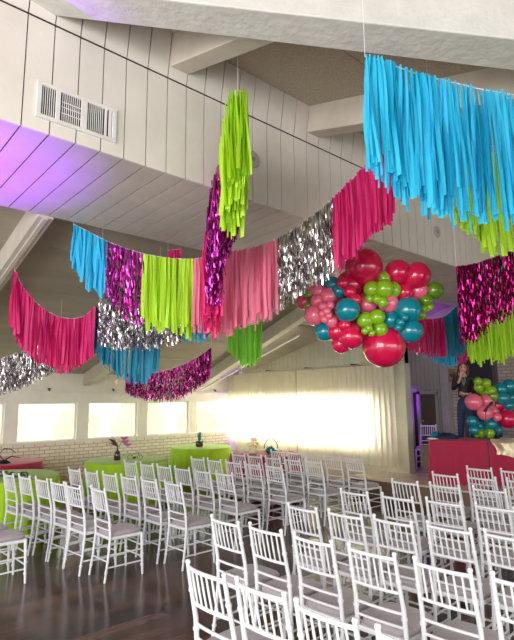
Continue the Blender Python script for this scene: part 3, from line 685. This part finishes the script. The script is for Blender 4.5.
garland('silver, blue and hot pink fringe peeping out behind the teal fringe', g13, [(0, 1, SIL, 'foil', 'silver foil fringe'), (1, 2.6, BLUE, 'p', 'blue fringe'), (2.6, 4, HOT, 'p', 'hot pink fringe')], seed=14)
g7 = [(-5.53, 3.34, 3.76, .22), (-5.43, 3.47, 3.78, .22)]
garland('short hot pink tuft at the far edge of the soffit', g7, [(0, 1, HOT, 'p', 'hot pink fringe')], seed=15)

# ---------------------------------------------------------------- balloons
def balloon(parent, c, rad, key, away, name='balloon'):
    pr = []
    for i in range(15):
        t = math.pi*i/14; rr_ = math.sin(t); z = -math.cos(t)
        sq = 1-.13*max(0, -z)**2; pr.append((max(.001, rad*rr_*sq), rad*z*(1.12 if z < 0 else 1.0)))
    n = rad*.10
    pr = [(n*1.3, -rad*1.12-n*1.6), (n*.5, -rad*1.12-n*.5)] + pr[1:]
    away = Vector(away)
    if away.length < .01: away = Vector((0, 0, 1))
    q = away.to_track_quat('Z', 'Y').to_matrix().to_4x4()
    b = MB().lathe(pr, (0, 0, 0), 28, 0, q)
    o = b.build(name, LB[key], parent, True); o.location = c
    return o
BAL = [(-3.52, 4.73, 3.37, 0.202, 'c'),(-3.71, 4.71, 3.19, 0.152, 'c'),(-3.27, 5.03, 3.3, 0.138, 'c'),(-3.13, 5.2, 3.26, 0.15, 'c'),(-3.16, 5.28, 3.1, 0.105, 'p'),(-3.35, 4.94, 2.94, 0.109, 'p'),(-3.55, 4.8, 2.93, 0.104, 'p'),(-3.25, 5.11, 3.07, 0.104, 'c'),(-3.38, 4.92, 3.23, 0.081, 'l'),(-3.44, 4.76, 3.09, 0.091, 'l'),(-3.31, 4.81, 3.08, 0.101, 'l'),(-3.29, 4.94, 3.08, 0.091, 'l'),(-3.43, 4.7, 2.97, 0.045, 'l'),(-3.36, 4.73, 2.96, 0.05, 'l'),(-3.31, 4.77, 2.92, 0.056, 'l'),(-3.04, 5.42, 3.1, 0.093, 'g'),(-3.09, 5.31, 2.97, 0.069, 'g'),(-3.11, 5.28, 2.87, 0.046, 'l'),(-3.06, 5.33, 2.89, 0.04, 'l'),(-3.15, 5.28, 2.81, 0.058, 'l'),(-3.19, 5.08, 2.85, 0.142, 't'),(-3.2, 5.12, 2.62, 0.13, 't'),(-3.33, 4.94, 2.74, 0.091, 't'),(-3.37, 5.0, 2.6, 0.08, 't'),(-3.18, 4.9, 2.69, 0.044, 't'),(-3.13, 4.91, 2.74, 0.039, 't'),(-3.22, 4.91, 2.64, 0.039, 't'),(-3.58, 4.48, 2.84, 0.128, 't'),(-3.71, 4.5, 3.08, 0.08, 't'),(-3.78, 4.47, 3.17, 0.081, 't'),(-3.57, 4.52, 3.05, 0.068, 'c'),(-3.54, 4.57, 2.96, 0.068, 'c'),(-3.64, 4.49, 3.16, 0.068, 'c'),(-3.49, 4.68, 2.73, 0.09, 'l'),(-3.38, 4.75, 2.76, 0.084, 'l'),(-3.4, 4.82, 2.63, 0.084, 'l'),(-3.42, 4.64, 2.63, 0.044, 'l'),(-3.45, 4.61, 2.6, 0.039, 'l'),(-3.42, 4.69, 2.58, 0.039, 'l'),(-3.65, 4.61, 2.56, 0.136, 'c'),(-3.8, 4.62, 2.49, 0.104, 'c'),(-3.79, 4.56, 2.63, 0.115, 'c'),(-3.65, 4.51, 2.68, 0.068, 'c'),(-3.48, 4.99, 2.46, 0.231, 'c'),(-3.96, 4.36, 2.82, 0.115, 'p'),(-3.83, 4.45, 3.03, 0.104, 'p'),(-3.93, 4.37, 3.1, 0.087, 'p'),(-3.89, 4.32, 2.97, 0.069, 'p'),(-3.79, 4.45, 2.74, 0.074, 'p'),(-3.79, 4.31, 2.89, 0.045, 'p'),(-3.74, 4.32, 2.83, 0.045, 'p'),(-3.8, 4.31, 2.81, 0.039, 'p'),(-3.74, 4.35, 2.78, 0.039, 'p'),(-3.73, 4.37, 2.9, 0.045, 'p'),(-3.81, 4.36, 2.75, 0.045, 'p'),(-4.09, 4.32, 2.99, 0.088, 'd'),(-4.01, 4.32, 3.06, 0.058, 'g'),(-4.03, 4.33, 2.94, 0.058, 'g'),(-3.94, 4.5, 2.64, 0.105, 't'),(-3.65, 5.11, 3.04, 0.17, 'c'),(-3.84, 4.94, 2.86, 0.17, 'c'),(-3.49, 5.29, 3.04, 0.17, 't'),(-3.57, 5.27, 2.74, 0.145, 'c'),(-3.95, 4.71, 2.98, 0.144, 'p')]
CN = {'c': 'crimson balloon', 'p': 'pink balloon', 'd': 'rose balloon', 'l': 'lime balloon', 'g': 'leaf green balloon', 't': 'teal balloon'}
cc = Vector((-3.65, 4.9, 2.92))
bc = empty('balloon_cluster', tuple(cc)); tag(bc, 'big hanging cluster of crimson, pink, teal and green balloons below the bulkhead', 'balloons')
for (x, y, z, rr_, k) in BAL:
    q = Vector((x, y, z))-cc
    lab(balloon(bc, q, rr_*1.08, k, q), CN[k])
MB().tube([(0, 0, .2), (0, 0, .89)], .004, 6).build('hanging_line', CHAIRW, bc)

# stage table, cloth, things on it
tt = empty('stage_table_cloth', (-5.15, 8.68, .35), math.atan2(.534, .8455)); tag(tt, 'crimson cloth to the floor over the long table on the stage', 'tablecloth')
b = MB(); b.open = True
LX, DY, H = 3.0, .78, .762
def loop(off, z, fold):
    pts = []; n1, n2 = 150, 44
    per = [(-off, -off, 1, 0, LX+2*off, n1), (LX+off, -off, 0, 1, DY+2*off, n2), (LX+off, DY+off, -1, 0, LX+2*off, n1), (-off, DY+off, 0, -1, DY+2*off, n2)]
    s_ = 0
    for (x, y, dx, dy, ln, n) in per:
        for i in range(n):
            t = i/n; e = min(t, 1-t)*ln; f = fold*(math.sin((s_+t*ln)*15+1.3*math.sin((s_+t*ln)*3))*.6+.4*math.sin((s_+t*ln)*31))*min(1, e*8)
            pts.append((x+dx*t*ln+dy*f, y+dy*t*ln-dx*f, z))
        s_ += ln
    return pts
loops = [loop(-.2, H, 0), loop(-.01, H, 0), loop(.004, H-.008, 0)] + [loop(.008+.035*t, H-.008-(H-.012)*t, .028*t**.7) for t in (.1, .25, .45, .7, 1)]
n = len(loops[0]); vs = [q for l_ in loops for q in l_]
b.add(vs, [(i*n+j, i*n+(j+1) % n, (i+1)*n+(j+1) % n, (i+1)*n+j) for i in range(len(loops)-1) for j in range(n)] + [tuple(range(n))])
b.build('cloth', PINKC, tt, True)
U = Vector((.8455, .534, 0)); V = Vector((-.534, .8455, 0)); T0 = Vector((-5.15, 8.68, 1.112+.002))
def tp(a, c, z=0): return T0 + U*a + V*c + Vector((0, 0, z))
GOLD = mat('champagne_satin', (.62, .50, .33), .3, metal=.35, var=.12, scale=6, sheen=.3)
o = empty('satin_throw', tuple(tp(1.42, .0, 0))); tag(o, 'champagne satin throw draped over the stage table front', 'cloth'); o.rotation_euler = (0, 0, math.atan2(.534, .8455))
b = MB(); b.open = True; nx, ny = 26, 24
for i in range(nx+1):
    for j in range(ny+1):
        a = -.38+.95*i/nx; s_ = -.42+.85*j/ny       # s_<0 hangs down in front
        low = .34+.10*math.sin(a*5)-.30*max(0, (a-.05))
        if a > -.1: low = max(.10, .30 - .55*(a+.1))
        if s_ < 0:
            z = s_/.42*low; y = -.055-.02*math.sin(a*22)-.01*math.sin(a*41)
            if z > -.02: y = -.02
        else: z = .012+.012*math.sin(a*14+s_*9); y = s_
        b.v.append((a+.03*math.sin(j*.4)+(.10*(-s_) if s_ < 0 else 0), y, z+.004))
for i in range(nx):
    for j in range(ny): k = i*(ny+1)+j; b.f.append((k, k+ny+1, k+ny+2, k+1)); b.mi.append(0)
b.build('fabric', GOLD, o, True)
rg = MB(); pts = [(.10+.06*math.cos(6.28*i/24), -.10, -.08+.06*math.sin(6.28*i/24)) for i in range(25)]
rg.tube(pts, .009, 6); rg.tube([(.10+.035*math.cos(6.28*i/16), -.10, -.08+.035*math.sin(6.28*i/16)) for i in range(17)], .006, 6)
lab(rg.build('ring_emblem', BLACK, o, True), 'black ring emblem')
# balloons on the stage table
SB = [(473.5, 402, 8.5, 'p'), (487, 401, 7.5, 'p'), (485, 413, 7.5, 'p'), (481, 406, 4, 'p'), (493, 411, 5, 'p'), (497, 417, 4.5, 'p'), (480, 387, 6, 'l'), (486, 383, 5, 'l'), (491, 391, 5.5, 'l'), (484, 392, 4.5, 'l'), (478, 381, 4, 'l'),
      (501, 389, 6.5, 't'), (509, 386, 7, 't'), (503, 398, 6.5, 't'), (512, 397, 7, 't'), (509, 405, 5, 't'), (508, 419, 9, 'c'), (520, 417, 9, 'c'), (472, 421, 5.5, 't'), (474, 430, 5, 't'), (480, 426, 5, 't'), (491, 424, 6, 't'), (487, 430, 4.5, 't'), (482, 434, 4.5, 'l'), (490, 435, 5, 'l'), (477, 436, 3.5, 'l'), (497, 430, 5, 't'), (493, 396, 6, 'g'), (497, 404, 8, 'c'), (521, 392, 7, 'l')]
bs = empty('balloon_arrangement', tuple(tp(1.2, .45))); tag(bs, 'pink, lime and teal balloon arrangement standing on the stage table', 'balloons')
B0 = Vector(bs.location)
for i, (u, v_, rp, k) in enumerate(SB):
    d = 9.75 + (.12*math.sin(i*2.3)) + (-.12 if k == 'p' else 0)
    q = CAM + (fw + rt2*(u-257)/513.7 + up2*(320-v_)/513.7)*d*.988; rad = rp/520*d
    q.z = max(q.z, 1.12+rad*1.02)
    lab(balloon(bs, q-B0, rad, k, q-B0-Vector((0, 0, .5)) if k != 'l' else Vector((0, 0, 1))), CN[k])
MB().lathe([(.14, 0), (.15, .01), (.02, .03), (.012, .06), (.012, .85)], n=16).build('stand', BLACK, bs, True)
# items at the table's left end
o = empty('folded_navy_jacket', tuple(tp(.30, .30))); tag(o, 'folded navy cloth heap on the left end of the stage table', 'cloth'); o.rotation_euler = (0, 0, .5)
b = MB(); n = 20; vs = []; rings = 6
for i in range(rings):
    t = i/(rings-1)
    for j in range(n):
        a = 6.28*j/n; q = (1-t**2*.75)*(1+.12*math.sin(3*a+i)+.06*math.sin(7*a)); vs.append((.20*q*math.cos(a), .13*q*math.sin(a), .10*t**.6*(1+.15*math.sin(4*a))))
b.add(vs, [(i*n+j, i*n+(j+1) % n, (i+1)*n+(j+1) % n, (i+1)*n+j) for i in range(rings-1) for j in range(n)] + [tuple(range(n))[::-1], tuple((rings-1)*n+j for j in range(n))])
b.build('fabric', mat('navy_fabric', (.012, .02, .05), .7, bump=.3), o, True)
b = MB().box(-.34, -.18, -.16, .12, 0, .006).box(-.30, -.14, -.13, .14, .006, .011)
lab(b.build('papers', CHAIRW, o), 'white papers')
o = empty('teal_dome', tuple(tp(.14, .66))); tag(o, 'small shiny teal dome on the stage table before the standing person', 'ornament')
MB().lathe([(.11, 0), (.12, .01), (.10, .06), (.06, .10), (.0, .115)], n=24).build('dome', LB['t'], o, True)
MB().lathe([(.14, 0), (.14, .006), (.11, .008)], n=24).build('rim', BLACK, o, True)
# microphone stand before the table
o = empty('microphone_stand', (-4.06, 8.62, .35)); tag(o, 'thin black microphone stand before the crimson stage table', 'microphone stand')
MB().lathe([(.12, 0), (.13, .01), (.03, .03), (.012, .05)], n=24).build('base', BLACK, o, True)
MB().tube([(0, 0, .03), (0, 0, .75)], .011, 10).tube([(0, 0, .75), (0, 0, 1.30)], .008, 10).build('pole', BLACK, o, True)
MB().tube([(0, 0, .73), (0, 0, .78)], .018, 10).build('clutch', BLACK, o, True)
MB().tube([(0, 0, 1.28), (.02, .03, 1.33)], .014, 10).tube([(-.02, -.02, 1.29), (.06, .07, 1.40)], [.014, .02], 12).tube([(.055, .065, 1.39), (.08, .09, 1.425), (.09, .10, 1.435)], [.026, .030, .02], 12).build('microphone', BLACK, o, True)

# ---------------------------------------------------------------- person on the riser
SKIN = mat('skin', (.62, .36, .26), .5, var=.05); HAIR = mat('brown_hair', (.10, .035, .02), .5, var=.4, scale=30, stretch=(6, 6, 1))
JACK = mat('black_jacket', (.012, .011, .013), .6, bump=.3, bscale=30); JEAN = mat('blue_jeans', (.025, .045, .11), .8, var=.2, scale=25)
SHIRT = mat('grey_top', (.25, .20, .20), .7)
def skin(name, V_, E_, root, m_, parent, lv=2):
    me = bpy.data.meshes.new(name); bm = bmesh.new(); sk = bm.verts.layers.skin.verify()
    vs = []
    for i, (co, ra) in enumerate(V_):
        v = bm.verts.new(co); v[sk].radius = ra if isinstance(ra, tuple) else (ra, ra); v[sk].use_root = (i == root); vs.append(v)
    for a, c in E_: bm.edges.new((vs[a], vs[c]))
    bm.to_mesh(me); bm.free(); me.materials.append(m_)
    o = bpy.data.objects.new(name, me); col.objects.link(o); o.parent = parent
    s_ = o.modifiers.new('skin', 'SKIN'); s_.use_smooth_shade = True; u = o.modifiers.new('sub', 'SUBSURF'); u.levels = lv; u.render_levels = lv
    return o
pz = .90
# local frame: faces -y (towards the viewer), x to her left (viewer's right)
per = empty('person', (-5.15, 10.1, pz), math.atan2(.80, 2.1)+R(2)); tag(per, 'person with long brown hair in black jacket and blue jeans standing on the stage', 'person')
hip, kn = .88, .47
body = [((0, 0, .90), .105), ((0, .01, 1.05), (.11, .09)), ((0, .01, 1.24), (.125, .09)), ((0, .01, 1.36), (.10, .07)), ((0, -.0, 1.43), .045), ((0, -.01, 1.50), .048),
        ((.09, 0, .84), .085), ((.10, -.02, kn), .058), ((.11, .02, .07), .036), ((.12, -.13, .03), .032),
        ((-.09, 0, .84), .085), ((-.11, -.03, kn), .058), ((-.13, .02, .07), .036), ((-.15, -.13, .03), .032),
        ((.16, .01, 1.37), .045), ((.22, .02, 1.12), .037), ((.10, -.16, 1.03), .028), ((.02, -.20, 1.05), .022),
        ((-.16, .01, 1.37), .045), ((-.21, -.02, 1.13), .037), ((-.08, -.15, 1.29), .026), ((-.04, -.13, 1.41), .022)]
be = [(0, 1), (1, 2), (2, 3), (3, 4), (4, 5), (0, 6), (6, 7), (7, 8), (8, 9), (0, 10), (10, 11), (11, 12), (12, 13), (3, 14), (14, 15), (15, 16), (16, 17), (3, 18), (18, 19), (19, 20), (20, 21)]
skin('body', body, be, 0, SKIN, per)
# head with face, tilted a little
def headmesh():
    bm = bmesh.new(); bmesh.ops.create_uvsphere(bm, u_segments=32, v_segments=24, radius=1)
    for v in bm.verts:
        x, y, z = v.co; w_ = .075*(1-.18*max(0, -z)**1.5)
        nx_ = x*w_; ny_ = y*.092; nz_ = z*.115
        if y < 0:
            nose = math.exp(-(x/.16)**2-((z+.12)/.20)**2)*.020; ny_ -= nose
            for ex in (-.42, .42): ny_ += .010*math.exp(-((x-ex)/.2)**2-((z-.08)/.13)**2)
            ny_ -= .005*math.exp(-(x/.3)**2-((z+.45)/.08)**2)+.006*math.exp(-(x/.3)**2-((z+.8)/.15)**2)
        v.co = (nx_, ny_, nz_)
    me = bpy.data.meshes.new('head'); bm.to_mesh(me); bm.free()
    for q in me.polygons: q.use_smooth = True
    me.materials.append(SKIN); return me
hd = bpy.data.objects.new('head', headmesh()); col.objects.link(hd); hd.parent = per; hd.location = (0, -.03, 1.565); hd.rotation_euler = (R(4), R(5), R(8))
for s_ in (-1, 1):
    MB().lathe([(.001, -.011), (.008, -.008), (.011, 0), (.008, .008), (.001, .011)], (s_*.030, -.078, .012), 12).build('eye', mat('eye_dark', (.03, .02, .02), .2), hd, True)
    MB().lathe([(.001, -.02), (.009, -.012), (.012, 0), (.009, .014), (.001, .02)], (s_*.076, .0, -.005), 10).build('ear', SKIN, hd, True)
    MB().tube([(s_*.018, -.090, .034), (s_*.032, -.090, .038), (s_*.046, -.082, .033)], .003, 6).build('eyebrow', HAIR, hd, True)
MB().tube([(-.022, -.091, -.052), (-.008, -.098, -.050), (.008, -.098, -.050), (.022, -.091, -.052)], [.003, .006, .006, .003], 8).build('mouth', mat('lip_red', (.45, .06, .07), .4), hd, True)
# hair: cap plus long locks
b = MB(); vs = []; n = 28; rr_ = []
for i in range(14):
    t = i/13; ph = t*2.0
    for j in range(n):
        a = 2*math.pi*j/n; front = max(0, -math.sin(a))
        phi = ph*(1-.55*front)
        vs.append((.086*math.sin(phi)*math.cos(a), .104*math.sin(phi)*math.sin(a)+.006, .128*math.cos(phi)))
b.open = True
b.add(vs, [(i*n+j, i*n+(j+1) % n, (i+1)*n+(j+1) % n, (i+1)*n+j) for i in range(13) for j in range(n)])
hr = b.build('hair', HAIR, hd, True); so = hr.modifiers.new('s', 'SOLIDIFY'); so.thickness = .012
rl = random.Random(5)
b = MB()
for k in range(46):
    a = rl.uniform(-.35, math.pi+.35); x = .082*math.cos(a); y = .085*math.sin(a)+.01
    l_ = rl.uniform(.30, .42); pts = []
    for i in range(8):
        t = i/7; pts.append((x*(1+.35*t)+.010*math.sin(t*9+k), y*(1-.1*t)+.02*t-.0+.008*math.cos(t*8+k), .06-l_*t))
    b.tube(pts, [.016, .018, .019, .018, .017, .014, .010, .004], 7)
b.build('long_lock', HAIR, hr, True)
# jacket (torso and sleeves) and jeans follow the same skeleton, a little larger
J = [((0, .01, .86), (.16, .13)), ((0, .01, 1.08), (.14, .11)), ((0, .01, 1.24), (.145, .11)), ((0, .01, 1.36), (.12, .085)), ((0, .005, 1.42), (.066, .06)),
     ((.165, .01, 1.365), .062), ((.225, .02, 1.12), .052), ((.115, -.145, 1.035), .040),
     ((-.165, .01, 1.365), .062), ((-.215, -.02, 1.13), .052), ((-.095, -.14, 1.27), .040)]
skin('jacket', J, [(0, 1), (1, 2), (2, 3), (3, 4), (3, 5), (5, 6), (6, 7), (3, 8), (8, 9), (9, 10)], 0, JACK, per)
MB().tube([(-.035, -.085, 1.40), (-.02, -.112, 1.30), (0, -.118, 1.20)], [.006, .022, .006], 10).tube([(.035, -.085, 1.40), (.02, -.112, 1.30), (0, -.118, 1.20)], [.006, .022, .006], 10).build('neckline_top', SHIRT, per, True)
JN = [((0, 0, 1.04), (.128, .10)), ((0, 0, .88), (.135, .11)), ((.085, 0, .76), .10), ((.10, -.02, kn), .070), ((.112, .02, .12), .062), ((-.085, 0, .76), .10), ((-.11, -.03, kn), .070), ((-.132, .02, .12), .062)]
skin('jeans', JN, [(0, 1), (1, 2), (2, 3), (3, 4), (1, 5), (5, 6), (6, 7)], 1, JEAN, per)
def hand(root, d, nrm, nm):
    root = Vector(root); d = Vector(d).normalized(); nrm = Vector(nrm).normalized(); sd = d.cross(nrm)
    V_ = [(root, .019), (root+d*.035, .024), (root+d*.065, .024)]; E_ = [(0, 1), (1, 2)]
    for k, (o_, l_) in enumerate([(-.028, .055), (-.010, .068), (.010, .064), (.027, .048)]):
        s0 = len(V_); V_ += [(root+d*.075+sd*o_, .009), (root+d*(.075+l_*.5)+sd*o_*1.1-nrm*.010, .008), (root+d*(.075+l_*.8)+sd*o_*1.1-nrm*.030, .007)]; E_ += [(2, s0), (s0, s0+1), (s0+1, s0+2)]
    s0 = len(V_); V_ += [(root+d*.025-sd*.035, .010), (root+d*.055-sd*.052-nrm*.01, .009), (root+d*.078-sd*.050-nrm*.02, .007)]; E_ += [(1, s0), (s0, s0+1), (s0+1, s0+2)]
    skin(nm, V_, E_, 0, SKIN, per, 1)
hand((-.045, -.135, 1.385), (.25, -.05, 1), (0, -1, 0), 'hand')
hand((.03, -.19, 1.045), (-1, -.1, .15), (0, -1, .2), 'hand')
for x in (.12, -.145):
    MB().hexa([(x-.045, -.17, 0), (x+.045, -.17, 0), (x+.042, .07, 0), (x-.042, .07, 0)], [(x-.03, -.15, .05), (x+.03, -.15, .05), (x+.035, .06, .10), (x-.035, .06, .10)]).build('shoe', BLACK, per, False, bevel=.015)

# dried golden wreath on the brick beside the dark door
o = empty('dried_wreath', (-6.36, 11.86, 2.42)); tag(o, 'golden dried leaf bunch hanging on the wall left of the person', 'wreath')
b = MB(); b.open = True
for k in range(170):
    a = rl.uniform(0, 6.28); q = rl.uniform(.02, .11); e = a+rl.uniform(-.7, .7)
    leaf(b, (q*math.cos(a), -.03-.05*rl.random(), q*math.sin(a)*1.2), (math.cos(e), -.5*rl.random(), math.sin(e)), rl.uniform(.06, .12), .05, .1)
b.build('dry_leaf', mat('gold_dry_leaf', (.50, .36, .15), .6, var=.4, scale=20, trans=.2), o, True)
b = MB()
for k in range(9): a = k*.7; b.tube([(0, -.02, 0), (.11*math.cos(a), -.04, .15*math.sin(a))], .006, 5)
b.build('stem', BARK, o)

# ---------------------------------------------------------------- violet uplights
def uplight(loc, label, energy, to, ang=70, color=(.42, .06, 1)):
    o = empty('led_uplight', loc); tag(o, label, 'lamp', 'violet uplights')
    MB().lathe([(.07, .03), (.09, .04), (.09, .20), (.075, .21), (.07, .19)], n=20).build('can', BLACK, o, True)
    MB().tube([(-.1, 0, .0), (-.1, 0, .12), (-.09, 0, .13)], .008, 6).tube([(.1, 0, .0), (.1, 0, .12), (.09, 0, .13)], .008, 6).tube([(-.12, -.06, .006), (-.12, .06, .006)], .008, 6).tube([(.12, -.06, .006), (.12, .06, .006)], .008, 6).build('bracket', BLACK, o, True)
    m_ = bpy.data.materials.new('violet_lens'); m_.use_nodes = True; pb = m_.node_tree.nodes['Principled BSDF']; pb.inputs['Emission Color'].default_value = color+(1,); pb.inputs['Emission Strength'].default_value = 6
    MB().lathe([(.065, .185), (.065, .19), (.0, .195)], n=20).build('lens', m_, o, True)
    l = light('SPOT', 'uplight_beam', (loc[0], loc[1], loc[2]+.24), to, energy, color, spot_size=R(ang), spot_blend=.9, shadow_soft_size=.06)
uplight((-4.7, .2, 0), 'violet uplight on the floor below the soffit, left of the view', 1100, (-4.65, .55, 3.8), 46, (.34, .03, 1))
uplight((-6.47, 10.0, .35), 'violet uplight on the stage beside the curtain end', 260, (-6.72, 10.22, 2.2), 64, (.36, .03, 1))
uplight((-11.45, 9.0, 0), 'violet uplight on the floor in the corner by the curtain', 150, (-11.45, 8.95, 2.7), 40, (.34, .03, 1))
light('SPOT', 'stage_pink_wash', (-5.3, 9.6, 3.3), (-5.0, 10.6, 1.2), 9, (1, .45, .75), spot_size=R(80), spot_blend=1, shadow_soft_size=.1)
